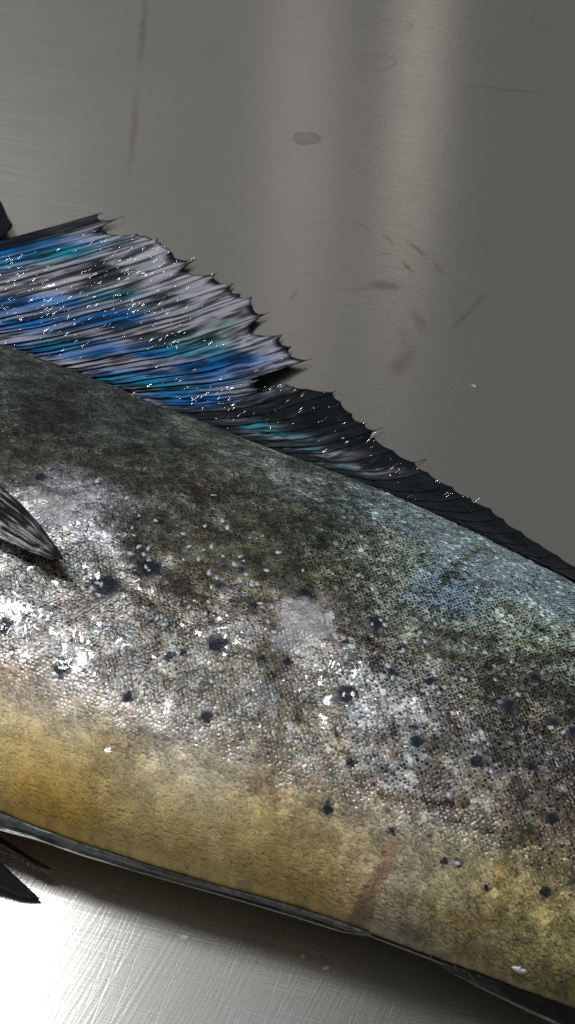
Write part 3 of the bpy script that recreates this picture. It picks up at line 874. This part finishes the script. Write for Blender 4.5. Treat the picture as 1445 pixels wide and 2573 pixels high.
# dorsal fin: rays (root on the ridge, tip on the steel)
RAYS = [((-491, 692), (262, 534)), ((-455, 704), (293, 551)), ((-420, 716), (276, 580)), ((-360, 738), (345, 586)), ((-285, 768), (398, 598)), ((-210, 796), (432, 628)), ((-136, 824), (488, 655)),
        ((-100, 837), (482, 682)), ((-62, 851), (546, 687)), ((-5, 872), (588, 712)), ((25, 883), (606, 738)), ((70, 900), (634, 745)), ((130, 923), (668, 788)), ((168, 936), (645, 822)),
        ((208, 951), (712, 840)), ((250, 966), (733, 872)), ((285, 979), (776, 906)), ((305, 987), (790, 920)), ((345, 1002), (775, 950)), ((395, 1020), (720, 964)), ((440, 1038), (772, 976)),
        ((490, 1056), (838, 984)), ((530, 1072), (856, 1008)), ((575, 1090), (886, 1040)), ((620, 1108), (920, 1062)), ((660, 1124), (944, 1080)), ((700, 1140), (940, 1098)), ((745, 1157), (990, 1132)),
        ((790, 1175), (1042, 1161)), ((840, 1192), (1076, 1186)), ((890, 1210), (1138, 1224)), ((945, 1232), (1180, 1250)), ((1000, 1254), (1236, 1279)), ((1060, 1278), (1266, 1304)), ((1120, 1304), (1310, 1336)),
        ((1180, 1330), (1354, 1367)), ((1240, 1360), (1402, 1398)), ((1300, 1388), (1452, 1428)), ((1370, 1422), (1520, 1462)), ((1440, 1456), (1590, 1500)), ((1520, 1496), (1670, 1544)), ((1610, 1540), (1760, 1592))]
SPIKE = {1: 0.03, 6: 0.02, 12: 0.02, 16: 0.02, 21: 0.02, 25: 0.07, 28: 0.20}    # bare ray tips beyond the membrane
nR = len(RAYS)
SUB, NF = 9, 120
roots = survey([r[0][0] for r in RAYS], [r[0][1] for r in RAYS], np.full(nR, ZD - 1.0))
tips = survey([r[1][0] for r in RAYS], [r[1][1] for r in RAYS], 1.4 + 1.2 * RNG.uniform(0, 1, nR))
scal = RNG.uniform(0.0, 0.045, nR - 1) ** 1.0            # how far the membrane is bitten back between two tips
for i, s in {1: .03, 3: .0, 6: .03, 12: .02, 14: .03, 15: .035, 21: .02}.items():
    scal[i] = s
nc = (nR - 1) * SUB + 1
cpos = np.arange(nc) / SUB
ki = np.minimum(cpos.astype(int), nR - 2); kf = cpos - ki
rt = roots[ki] * (1 - kf)[:, None] + roots[ki + 1] * kf[:, None]
tip_len = np.linalg.norm(tips - roots, axis=1)
tp = tips[ki] * (1 - kf)[:, None] + tips[ki + 1] * kf[:, None]
stub = np.ones(nR); stub[17] = 0.70; stub[18] = 0.745; stub[2] = 0.985; stub[7] = 0.985; stub[13] = 0.965     # broken rays
drop = np.where(stub[ki] >= stub[ki + 1], 1 - (1 - kf) ** 3, kf ** 3)
cut = stub[ki] * (1 - drop) + stub[ki + 1] * drop
tooth = np.where(cpos < 20, 1.0, 0.25)
cut = cut - scal[ki] * np.sin(math.pi * kf) ** 0.8 - tooth * (0.010 * np.abs(vnoise(cpos * 3.1, 0 * cpos, 3)) + 0.02 * np.clip(vnoise(cpos * 1.1, 0 * cpos, 4), 0, 1)) * (kf > 0)
ff = np.linspace(0, 1, NF)
FF, KK = np.meshgrid(ff, cpos, indexing='ij')
fe = np.minimum(FF, cut[None])
last = (cut[None] - fe)
G = rt[None] * (1 - fe)[..., None] + tp[None] * fe[..., None]
between = np.sin(math.pi * (KK % 1.0))
wetz = 0.25 + 0.75 * smooth01(fbm(KK / 1.8, fe * 7, 18, 2), -0.1, 0.25) * (1 - 0.6 * smooth01(fe, .75, .9) * (KK < 17))
ripple = -np.where(KK < 17, 0.45 * np.abs(np.sin(2 * math.pi * KK)) + 0.25 * between, 0.22 * between) + wetz * (0.20 * vnoise(KK * 1.9, fe * 20, 14) + 0.06 * vnoise(KK * 3.4, fe * 34, 15)) + 1.6 * fbm(KK / 4, fe * 4, 16)
G[..., 2] += np.where(fe > 0.04, ripple, 0) * (1 - 0.6 * fe) - 4.0 * np.sin(math.pi * fe) * (ZD / 32)
G[..., 2] = np.maximum(G[..., 2], 0.7)
# pigments of the membrane, with its pale wet sheen painted into the mauve
k_, f_ = KK.ravel(), fe.ravel()
gx, gy = G[..., 0].ravel(), G[..., 1].ravel()
xpx_like = gx                                       # mm along the table
mauve = np.array([0.30, 0.285, 0.32]); blue = np.array([0.001, 0.105, 0.34]); teal = np.array([0.001, 0.19, 0.27]); green = np.array([0.05, 0.16, 0.13]); black = np.array([0.0030, 0.0050, 0.0070])
_gl = to_local(np.stack([gx, gy, 0 * gx], 1))
ridge_d = _gl[:, 1] - yd(_gl[:, 0])                 # mm out from the back ridge
streak = fbm(k_ * 3.0, f_ * 3, 23, 3)
fibre = fbm(k_ * 6.0, f_ * 7, 31, 2)
patch = fbm(k_ / 3.2, f_ * 5, 29, 2)
right = smooth01(k_ + 0.8 * fbm(k_ * 2, f_ * 6, 30), 18.2, 20.2)     # past the deep tear the fin is nearly black
c = np.repeat(mauve[None], len(k_), 0) * (0.95 + 0.5 * fibre[:, None])
outer = smooth01(f_, .72, .86)
dk = smooth01(0.6 * streak + 0.25 * fibre + 0.5 * fbm(k_ / 1.3, f_ * 4, 32, 2) + 0.04 - 0.30 * outer, 0.0, 0.28)
c = c * (1 - 0.93 * dk[:, None]) + 0.93 * dk[:, None] * black


def blobs(lst):
    w = np.zeros(len(gx))
    for (bx, by, rx, ry) in lst:
        ctr, ex, ey = survey([bx, bx + rx, bx], [by, by - 0.22 * rx, by + ry], [14, 14, 14])
        ax_ = (ex - ctr)[:2]; ay_ = (ey - ctr)[:2]
        M = np.linalg.inv(np.stack([ax_, ay_], 1))
        d = M @ np.stack([gx - ctr[0], gy - ctr[1]])
        w = np.maximum(w, np.exp(-(d ** 2).sum(0)))
    return w


BW = blobs([(60, 612, 170, 30), (-60, 660, 110, 40), (0, 815, 60, 45), (60, 850, 120, 34), (200, 915, 140, 32), (350, 985, 150, 34), (470, 1025, 110, 34), (540, 900, 120, 30), (400, 880, 100, 26), (110, 770, 120, 28), (260, 800, 110, 24), (470, 960, 140, 34), (-200, 700, 160, 80), (-300, 760, 200, 80)])
TW = blobs([(640, 1092, 60, 20), (720, 1118, 90, 20), (890, 1182, 60, 14), (150, 600, 100, 26), (10, 650, 70, 30), (150, 900, 70, 22), (340, 1000, 110, 24), (420, 1005, 80, 22), (500, 850, 90, 24), (300, 720, 80, 22), (690, 1112, 70, 18), (780, 1140, 70, 16)])
GW = blobs([(420, 745, 80, 28), (330, 625, 70, 20), (490, 830, 80, 26), (560, 780, 60, 22)])
RB = np.clip(1.4 * blobs([(640, 1092, 60, 20), (700, 1110, 80, 22), (790, 1143, 80, 20), (890, 1180, 80, 18)]), 0, 1)
sw_ = smooth01(streak + 0.4 * fibre, -0.35, 0.25)
bw = np.clip(BW * 1.5, 0, 1) * (0.65 + 0.35 * sw_)
c = c * (1 - bw[:, None]) + bw[:, None] * (blue * (1 + 0.6 * fbm(k_ / 1.5, f_ * 9, 33)[:, None]))
tw_ = np.clip(TW * 1.1, 0, 1) * (0.35 + 0.65 * smooth01(fbm(k_ * 1.4, f_ * 6, 35), -0.3, 0.3))
c = c * (1 - tw_[:, None]) + tw_[:, None] * teal
gw_ = 0.65 * GW * sw_
c = c * (1 - gw_[:, None]) + gw_[:, None] * green
# fine dark fibres run through the colour too
fd = smooth01(fibre + 0.6 * streak, 0.10, 0.45) * (1 - 0.6 * outer)
fd = fd * (1 - 0.45 * bw)
c = c * (1 - 0.75 * fd[:, None]) + 0.75 * fd[:, None] * black
kr = np.clip(right * (1 - 0.9 * np.maximum(RB, np.clip(BW, 0, 1) * (ridge_d < 16))) * (0.985 + 0.02 * streak), 0, 1)
c = c * (1 - kr[:, None]) + kr[:, None] * black
silf = np.zeros(len(k_))
wetf = np.clip(0.8 + 0.5 * patch, 0.4, 1) * (1 - 0.6 * outer * (1 - right))
lr = last.ravel()
edge = (1 - smooth01(lr, 0.012, 0.05)) * smooth01(fbm(k_ * 1.3, 0 * k_, 39) + 0.15, -0.1, 0.2)
edge = np.maximum(edge, 1 - smooth01(lr, 0.004, 0.014))
near_ray = (1 - smooth01(np.abs((k_ * 2 + 0.5) % 1.0 - 0.5), 0.08, 0.26)) * smooth01(fbm(k_ * 1.7, f_ * 5, 47, 2), -0.45, 0.25) * (1 - 0.7 * smooth01(f_, .66, .8))
c = c * (1 - 0.9 * near_ray[:, None]) + 0.9 * near_ray[:, None] * black
edge = np.maximum(edge, smooth01(1.3 - k_, 0, .6) * 0.9)
c = c * (1 - edge[:, None]) + edge[:, None] * black
dfin = thick_sheet('dorsal_fin', G, M_DORSAL, FISH, np.clip(c, .003, .8), {'sil': silf, 'wet': wetf, 'fk': k_, 'ff': f_}, 0.22)
tag(dfin, 'torn blue and grey dorsal fin with black rays')
for i in range(nR):
    cc = i * SUB
    sel = np.linspace(2, int((NF - 1) * (stub[i] - (0 if i in SPIKE else 0.025))), 14).astype(int)
    path = G[sel, cc].copy(); path[:, 2] += 0.12
    tip = path[-1] + (path[-1] - path[-2]) * (0.004 + 13 * SPIKE.get(i, 0))
    path = np.concatenate([path, [tip]])
    tube('ray', path, 0.42, 0.12, M_RAY, dfin)
    if i < nR - 1 and 2 <= i < 19:
        cc = i * SUB + SUB // 2
        sel = np.linspace(2, int((NF - 1) * min(stub[i], stub[i + 1])) - random.choice([3, 7, 14]), 12).astype(int)
        path = G[sel, cc].copy(); path[:, 2] += 0.1
        tube('ray', path, 0.24, 0.06, M_RAY, dfin)


# beads added along the rays, shaped to make glints: far too many to count
_bv, _bf = [], []
_lamp = np.array([-470.0, 340.0, 1050.0])
G3 = G.reshape(-1, 3)
_zone = [(60, 690, 60, 25, 26), (250, 612, 70, 16, 16), (330, 628, 70, 14, 16), (400, 660, 60, 18, 22), (50, 790, 60, 28, 34), (150, 800, 70, 28, 30), (250, 755, 90, 26, 34), (350, 700, 80, 18, 26), (330, 800, 90, 26, 30),
         (440, 858, 60, 16, 16), (400, 770, 80, 20, 22), (480, 1000, 50, 10, 18), (540, 1022, 40, 12, 14), (600, 870, 60, 14, 8), (500, 950, 80, 18, 20), (700, 985, 90, 10, 14), (760, 1045, 90, 16, 16), (900, 1110, 70, 12, 12),
         (960, 1160, 60, 10, 8), (1010, 1190, 60, 10, 10), (1120, 1250, 60, 8, 8), (200, 690, 120, 30, 26), (620, 1060, 60, 16, 10), (100, 880, 80, 12, 10)]
fcam = (G3 - CAMP)
_zz = fcam @ FWD
_gpx = PW / 2 + FPX * fcam[:, 0] / _zz
_gpy = PH / 2 - FPX * (fcam @ UPV) / _zz
_ok = np.where((last.ravel() > 0.02) & (fe.ravel() > 0.05))[0]
for (zx, zy, sx0, sy0, n0) in _zone:
    for _ in range(int(n0 * 1.3)):
        tx, ty = RNG.normal(zx, sx0), RNG.normal(zy, sy0)
        ii = _ok[np.argmin((_gpx[_ok] - tx) ** 2 + (_gpy[_ok] - ty) ** 2)]
        r_, c_ = divmod(ii, nc)
        p0 = G[r_, c_]
        tdir = G[min(r_ + 2, NF - 1), c_] - G[max(r_ - 2, 0), c_]
        tdir = tdir / (np.linalg.norm(tdir) + 1e-9)
        v_ = CAMP - p0; l_ = _lamp - p0
        h_ = v_ / np.linalg.norm(v_) + l_ / np.linalg.norm(l_)
        n_ = h_ / np.linalg.norm(h_) + RNG.normal(0, 0.09, 3)       # turned to mirror the lamp towards the camera
        n_ /= np.linalg.norm(n_)
        a_ = tdir - n_ * (tdir @ n_); a_ /= np.linalg.norm(a_)
        b_ = np.cross(n_, a_)
        L_, W_ = RNG.uniform(0.8, 4.6) * RNG.uniform(0.4, 1), RNG.uniform(0.25, 0.8) * RNG.uniform(0.6, 1)
        seg = 8
        vs = [p0 + np.array([0, 0, 0.35]) + n_ * 0.22 * W_]
        for rr, hh in ((0.45, 0.20), (0.85, 0.13), (1.0, -0.12)):
            for k in range(seg):
                an = 2 * math.pi * k / seg
                jit = 1 + RNG.normal(0, 0.16)
                vs.append(p0 + np.array([0, 0, 0.35]) + a_ * math.cos(an) * L_ * rr * jit + b_ * math.sin(an) * W_ * rr * jit + n_ * hh * W_)
        off = len(_bv)
        _bv += vs
        _bf += [[off, off + 1 + k, off + 1 + (k + 1) % seg] for k in range(seg)]
        for rg in (0, seg):
            for k in range(seg):
                a0, b0 = off + 1 + rg + k, off + 1 + rg + (k + 1) % seg
                _bf += [[a0, a0 + seg, b0 + seg], [a0, b0 + seg, b0]]
wb = mesh_obj('glint_beads', np.array(_bv), np.array(_bf), M_WATER, dfin)
tag(wb, kind='stuff')


def blade(name, upper, lower, zfun, mat, parent, colfun, nu=60, nvv=14, th=0.3, ray_n=7, label=None):
    """a pointed fin between an upper and a lower outline; zfun gives height in mm"""
    up = np.array(upper, float); lo = np.array(lower, float)

    def res(p):
        d = np.concatenate([[0], np.cumsum(np.hypot(*np.diff(p, axis=0).T))]); d /= d[-1]
        s = np.linspace(0, 1, nu)
        return np.stack([np.interp(s, d, p[:, 0]), np.interp(s, d, p[:, 1])], 1)
    U, L = res(up), res(lo)
    w = np.linspace(0, 1, nvv)
    Pp = U[:, None] * (1 - w)[None, :, None] + L[:, None] * w[None, :, None]
    uu, ww = np.meshgrid(np.linspace(0, 1, nu), w, indexing='ij')
    zz = zfun(Pp[..., 0].ravel(), Pp[..., 1].ravel(), uu.ravel(), ww.ravel())
    g = survey(Pp[..., 0].ravel(), Pp[..., 1].ravel(), zz).reshape(nu, nvv, 3)
    g[..., 2] += 0.12 * np.sin(ww * math.pi * ray_n * 2) + 0.15 * vnoise(uu * 14, ww * 9, 44)
    cl = colfun(uu.ravel(), ww.ravel())
    o = thick_sheet(name, g, mat, parent, cl, {'sil': np.zeros(nu * nvv), 'wet': np.full(nu * nvv, .3)}, th)
    if label:
        tag(o, label)
    for i in range(ray_n):
        j = (i + 0.5) / ray_n * (nvv - 1)
        j0 = int(j)
        pth = g[:int(nu * (0.97 - 0.10 * abs(i - ray_n * .3) / ray_n)):5, j0].copy()
        pth[:, 2] += th * 0.5
        tube('ray', pth, 0.30, 0.08, M_RAY, o)
    return o


def z_over_body(lift0, lift1):
    def f(px, py, u, w):
        q = survey_body(px, py, 0.0)
        z = q[3]
        lift = lift0 + (lift1 - lift0) * u
        q = survey_body(px, py, lift)
        return q[3]
    return f


def pect_col(u, w):
    s = fbm(w * 15 + u * 1.5, u * 5, 71, 3)
    k = 0.8 * smooth01(s + 0.30 * (w - 0.5), 0.16, 0.26) * (1 - smooth01(u, 0.86, 0.97)) * smooth01(w, .08, .2)
    return np.array([0.005, 0.005, 0.006])[None] * (1 - k[:, None]) + k[:, None] * np.array([0.20, 0.19, 0.20])


blade('pectoral_fin', [(-330, 1120), (-200, 1140), (0, 1222), (55, 1268), (105, 1325), (142, 1374), (158, 1402)],
      [(-330, 1215), (-200, 1262), (0, 1352), (40, 1370), (75, 1387), (100, 1394), (135, 1408), (158, 1404)],
      z_over_body(3.0, 7.5), M_FIN, FISH, pect_col, 80, 30, 0.35, 8, 'black pectoral fin with pale streaks')


def dark_col(u, w):
    s = fbm(w * 9, u * 6, 81, 3)
    return np.array([0.012, 0.012, 0.012])[None] * (1 + 0.6 * s[:, None])


def pale_edge_col(u, w):
    s = fbm(w * 9, u * 6, 83, 3)
    k = smooth01(w, .6, .8) * (1 - smooth01(u, .8, .95))
    return np.array([0.018, 0.020, 0.024])[None] * (1 + .5 * s[:, None]) * (1 - k[:, None]) + k[:, None] * np.array([0.16, 0.15, 0.13])


blade('pelvic_fin', [(-420, 1930), (-200, 2040), (0, 2166), (50, 2212), (80, 2238), (99, 2257)],
      [(-420, 2050), (-200, 2150), (0, 2231), (45, 2250), (75, 2258), (98, 2260)],
      lambda px, py, u, w: 16 - 14.5 * u + 0 * px, M_FIN, FISH, dark_col, 60, 14, 0.4, 5, 'near black pelvic fin blade touching the steel')
blade('pelvic_fin', [(-420, 1930), (-200, 2010), (0, 2104), (60, 2142), (100, 2166), (126, 2182)],
      [(-420, 1980), (-200, 2040), (0, 2122), (55, 2154), (95, 2177), (124, 2184)],
      lambda px, py, u, w: 18 - 10.5 * u + 0 * px, M_FIN, FISH, pale_edge_col, 60, 8, 0.4, 2, 'thin pelvic fin under the belly with pale edge')


# front lobe of the dorsal fin folded over at the left
blade('fin_lobe', [(-300, 380), (-120, 420), (-30, 470), (5, 512), (20, 548), (31, 566)],
      [(-300, 700), (-160, 680), (-60, 640), (-20, 612), (10, 592), (28, 572)],
      lambda px, py, u, w: 10.0 - 3 * u + 0 * px, M_FIN, FISH, lambda u, w: np.repeat(np.array([[0.004, 0.0045, 0.007]]), len(u), 0), 40, 14, 0.8, 3, 'dark folded front lobe of the dorsal fin')

# keel: the thin skin fold under the belly
kin = np.array([(-260, 1946), (-60, 2016), (0, 2040), (100, 2080), (200, 2117), (400, 2182), (600, 2238), (800, 2296), (880, 2326), (930, 2346)], float)
kout = np.array([(-260, 1990), (-60, 2062), (0, 2086), (100, 2112), (200, 2148), (400, 2206), (600, 2262), (760, 2310), (860, 2342), (932, 2352)], float)
nk = 160
s = np.linspace(0, 1, nk)
KI = np.stack([np.interp(s, np.linspace(0, 1, len(kin)), kin[:, i]) for i in (0, 1)], 1)
KO = np.stack([np.interp(s, np.linspace(0, 1, len(kout)), kout[:, i]) for i in (0, 1)], 1)
for i in (0, 1):
    kk = np.hanning(15); kk /= kk.sum()
    KI[:, i] = np.convolve(np.pad(KI[:, i], 7, mode='edge'), kk, 'valid')
    KO[:, i] = np.convolve(np.pad(KO[:, i], 7, mode='edge'), kk, 'valid')
g = []
for w in np.linspace(0, 1, 10):
    p = KI * (1 - w) + KO * w
    g.append(survey(p[:, 0], p[:, 1], np.full(nk, ZB + 1.5 - 4.0 * w) + 0.9 * math.sin(w * math.pi * 2) + 0.4 * vnoise(s * 24, 0 * s + w * 3, 66)))
g = np.stack(g, 1)
uu, ww = np.meshgrid(s, np.linspace(0, 1, 10), indexing='ij')
kc = np.array([0.135, 0.145, 0.14])[None] * (1 + 0.9 * fbm(uu.ravel() * 14, ww.ravel() * 7, 67)[:, None])
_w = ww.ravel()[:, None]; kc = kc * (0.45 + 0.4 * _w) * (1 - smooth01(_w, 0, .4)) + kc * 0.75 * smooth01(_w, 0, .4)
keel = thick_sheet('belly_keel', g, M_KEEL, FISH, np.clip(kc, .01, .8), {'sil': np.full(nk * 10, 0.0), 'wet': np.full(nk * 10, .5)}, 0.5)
tag(keel, 'thin glassy grey skin fold along the belly edge')
tube('rim', g[2:-3:2, 9] + np.array([0, 0, 0.15]), 0.26, 0.14, M_KEEL_SHINE, keel, 6)  # bright lines of the fold, their shine painted pale
tube('rim', g[18:-10:2, 4] + np.array([0, 0, 0.35]), 0.16, 0.08, M_KEEL_SHINE, keel, 6)

# anal fin folded under the belly at the tail side
ain = np.array([(930, 2348), (1060, 2396), (1130, 2420), (1200, 2444), (1330, 2494), (1445, 2536), (1600, 2600), (1800, 2690)], float)
aout = np.array([(930, 2353), (1060, 2402), (1130, 2440), (1200, 2478), (1300, 2528), (1400, 2576), (1580, 2660), (1790, 2750)], float)
nk = 140
s = np.linspace(0, 1, nk)
AI = np.stack([np.interp(s, np.linspace(0, 1, len(ain)), ain[:, i]) for i in (0, 1)], 1)
AO = np.stack([np.interp(s, np.linspace(0, 1, len(aout)), aout[:, i]) for i in (0, 1)], 1)
g = []
for w in np.linspace(0, 1, 12):
    p = AI * (1 - w) + AO * w
    g.append(survey(p[:, 0], p[:, 1], np.full(nk, ZB + 1.0 - 7.0 * w) + 0.3 * vnoise(s * 40, 0 * s + w * 4, 68)))
g = np.stack(g, 1)
uu, ww = np.meshgrid(s, np.linspace(0, 1, 12), indexing='ij')
ek = (smooth01(ww.ravel(), .82, .9) * smooth01(uu.ravel(), .22, .34))[:, None]
kc = np.array([0.006, 0.006, 0.008])[None] * (1 + .6 * fbm(uu.ravel() * 50, ww.ravel() * 6, 69)[:, None]) * (1 - ek) + ek * np.array([0.17, 0.165, 0.165])
afin = thick_sheet('anal_fin', g, M_FIN, FISH, np.clip(kc, .004, .8), {'sil': np.zeros(nk * 12), 'wet': np.full(nk * 12, .6)}, 0.5)
tag(afin, 'black folded anal fin with pale grey edge')

# tail fin, beyond the right of the picture
xe = 545.0
ye = float((yd(xe) + yb(xe)) / 2)
tg = []
for w in np.linspace(-1, 1, 17):
    ln = 70 + 110 * abs(w) ** 1.3
    row = [to_world(np.array(xe - 5 + f * ln), np.array(ye + w * (14 + 95 * f)), np.array(9.0 - 4 * f)) for f in np.linspace(0, 1, 14)]
    tg.append(row)
tg = np.array(tg).reshape(17, 14, 3)
thick_sheet('tail_fin', tg, M_FIN, FISH, np.full((17 * 14, 3), 0.03), {'sil': np.zeros(17 * 14), 'wet': np.full(17 * 14, .4)}, 0.8)


# ------------------------------------------------------------------ wet films on skin
def film(cx, cy, rx, ry, seed, amp=0.22, wave=1.5, thr=0.5, lift=0.75):
    nu = max(24, int(rx / 2.0)); nvv = max(18, int(ry / 2.0))
    gx_, gy_ = np.meshgrid(np.linspace(-1, 1, nu), np.linspace(-1, 1, nvv), indexing='ij')
    px = cx + gx_.ravel() * rx; py = cy + gy_.ravel() * ry
    q = survey_body(px, py)
    P, A, B, Nn = frames(q[0], q[1])
    h = amp * (fbm(q[0] / wave, q[2] / wave, seed, 2) + 0.5 * vnoise(q[0] / 3.5, q[2] / 3.5, seed + 1))
    m = 1 - np.hypot(gx_.ravel(), gy_.ravel()) + 0.45 * fbm(q[0] / 3.4, q[2] / 3.0, seed + 2)
    v = P + Nn * (lift + h)[:, None]
    keep = m > 1 - thr
    f = grid_faces(nu, nvv)
    f = f[keep[f].all(1)]
    used = np.unique(f)
    re = -np.ones(len(v), int); re[used] = np.arange(len(used))
    return mesh_obj('water_film', v[used], re[f], M_WATER, FISH)


film(870, 1690, 130, 105, 201, 0.34, 2.3, 0.80, 0.8)
film(480, 1378, 55, 45, 211, 0.30, 2.0, 0.75)
film(262, 1906, 90, 38, 221, 1.0, 2.6, 0.9, 1.0)
film(105, 1842, 90, 28, 231, 0.9, 2.4, 0.85, 1.0)
film(385, 1955, 60, 20, 236, 0.4, 1.6, 0.6, 0.6)
film(40, 1550, 120, 80, 241, 0.30, 1.7, 0.8)
film(560, 1580, 130, 70, 251, 0.30, 1.8, 0.75)
film(170, 1440, 150, 40, 261, 0.28, 1.6, 0.75)
film(600, 1455, 120, 60, 271, 0.26, 1.6, 0.65)
film(390, 1500, 120, 90, 281, 0.28, 1.4, 0.6)
film(1010, 1700, 60, 60, 291, 0.28, 1.6, 0.6)
film(1170, 1800, 160, 80, 301, 0.28, 1.3, 0.55)

for i in range(44):
    film(RNG.uniform(20, 1400), 1330 + RNG.uniform(0, 560), RNG.uniform(30, 70), RNG.uniform(25, 55), 400 + 7 * i, 0.26, RNG.uniform(1.3, 2.0), 0.75, 0.7)

# a bead added as a glint on the dorsal fin and a white fleck near the tail side of the belly
def bead(name, centre, rx, ry, h, mat, seed, parent):
    rings, seg = 6, 16
    vs = [centre + np.array([0, 0, h])]
    for r in range(1, rings + 1):
        for k in range(seg):
            a = 2 * math.pi * k / seg
            f = r / rings
            w = 1 + 0.6 * float(vnoise(np.array([math.cos(a) * 2.2 + seed]), np.array([math.sin(a) * 2.2]), seed)[0])
            vs.append(centre + np.array([math.cos(a) * rx * f * w, math.sin(a) * ry * f * w, h * math.sqrt(max(0, 1 - f * f)) - (0.25 if r == rings else 0)]))
    fs = [[0, 1 + k, 1 + (k + 1) % seg] for k in range(seg)]
    for r in range(rings - 1):
        for k in range(seg):
            a, b = 1 + r * seg + k, 1 + r * seg + (k + 1) % seg
            fs += [[a, a + seg, b + seg], [a, b + seg, b]]
    return mesh_obj(name, np.array(vs), np.array(fs), mat, parent)


from mathutils import Vector
def tilted(o, pos, nrm, along):
    n = Vector(nrm).normalized(); a = Vector(along); a = (a - n * a.dot(n)).normalized(); b = n.cross(a)
    m = Matrix.Identity(4)
    for r in range(3):
        m[r][0], m[r][1], m[r][2], m[r][3] = a[r], b[r], n[r], pos[r] * MM
    o.matrix_world = m


_pd = survey([125], [718], [16.0])[0]
_v = CAMP - _pd; _l = np.array([-470.0, 340.0, 1050.0]) - _pd
_h = _v / np.linalg.norm(_v) + _l / np.linalg.norm(_l)
glint_o = bead('glint_drop', np.zeros(3), 4.2, 1.8, 0.30, M_WATER, 9, None)  # added and tilted to mirror the lamp as one highlight
tilted(glint_o, _pd, _h, (1, 0.25, 0))
tag(glint_o, 'drop added as the glint on the blue part of the dorsal fin', 'glint drop')
q = survey_body([1305], [2435])
pz = top_pt(q[0], q[1])[0]
fl = bead('white_fleck', np.zeros(3), 1.6, 1.25, 0.6, M_FLECK, 5, None)
_p, _a, _b, _n = frames(q[0], q[1])
_m = Matrix.Identity(4)
_o = (_p[0] + _n[0] * 0.2) * MM
for r in range(3):
    _m[r][0], _m[r][1], _m[r][2], _m[r][3] = _a[0][r], _b[0][r], _n[0][r], _o[r]
fl.matrix_world = _m
tag(fl, 'tiny white fleck stuck to the lower belly near the anal fin', 'fleck')
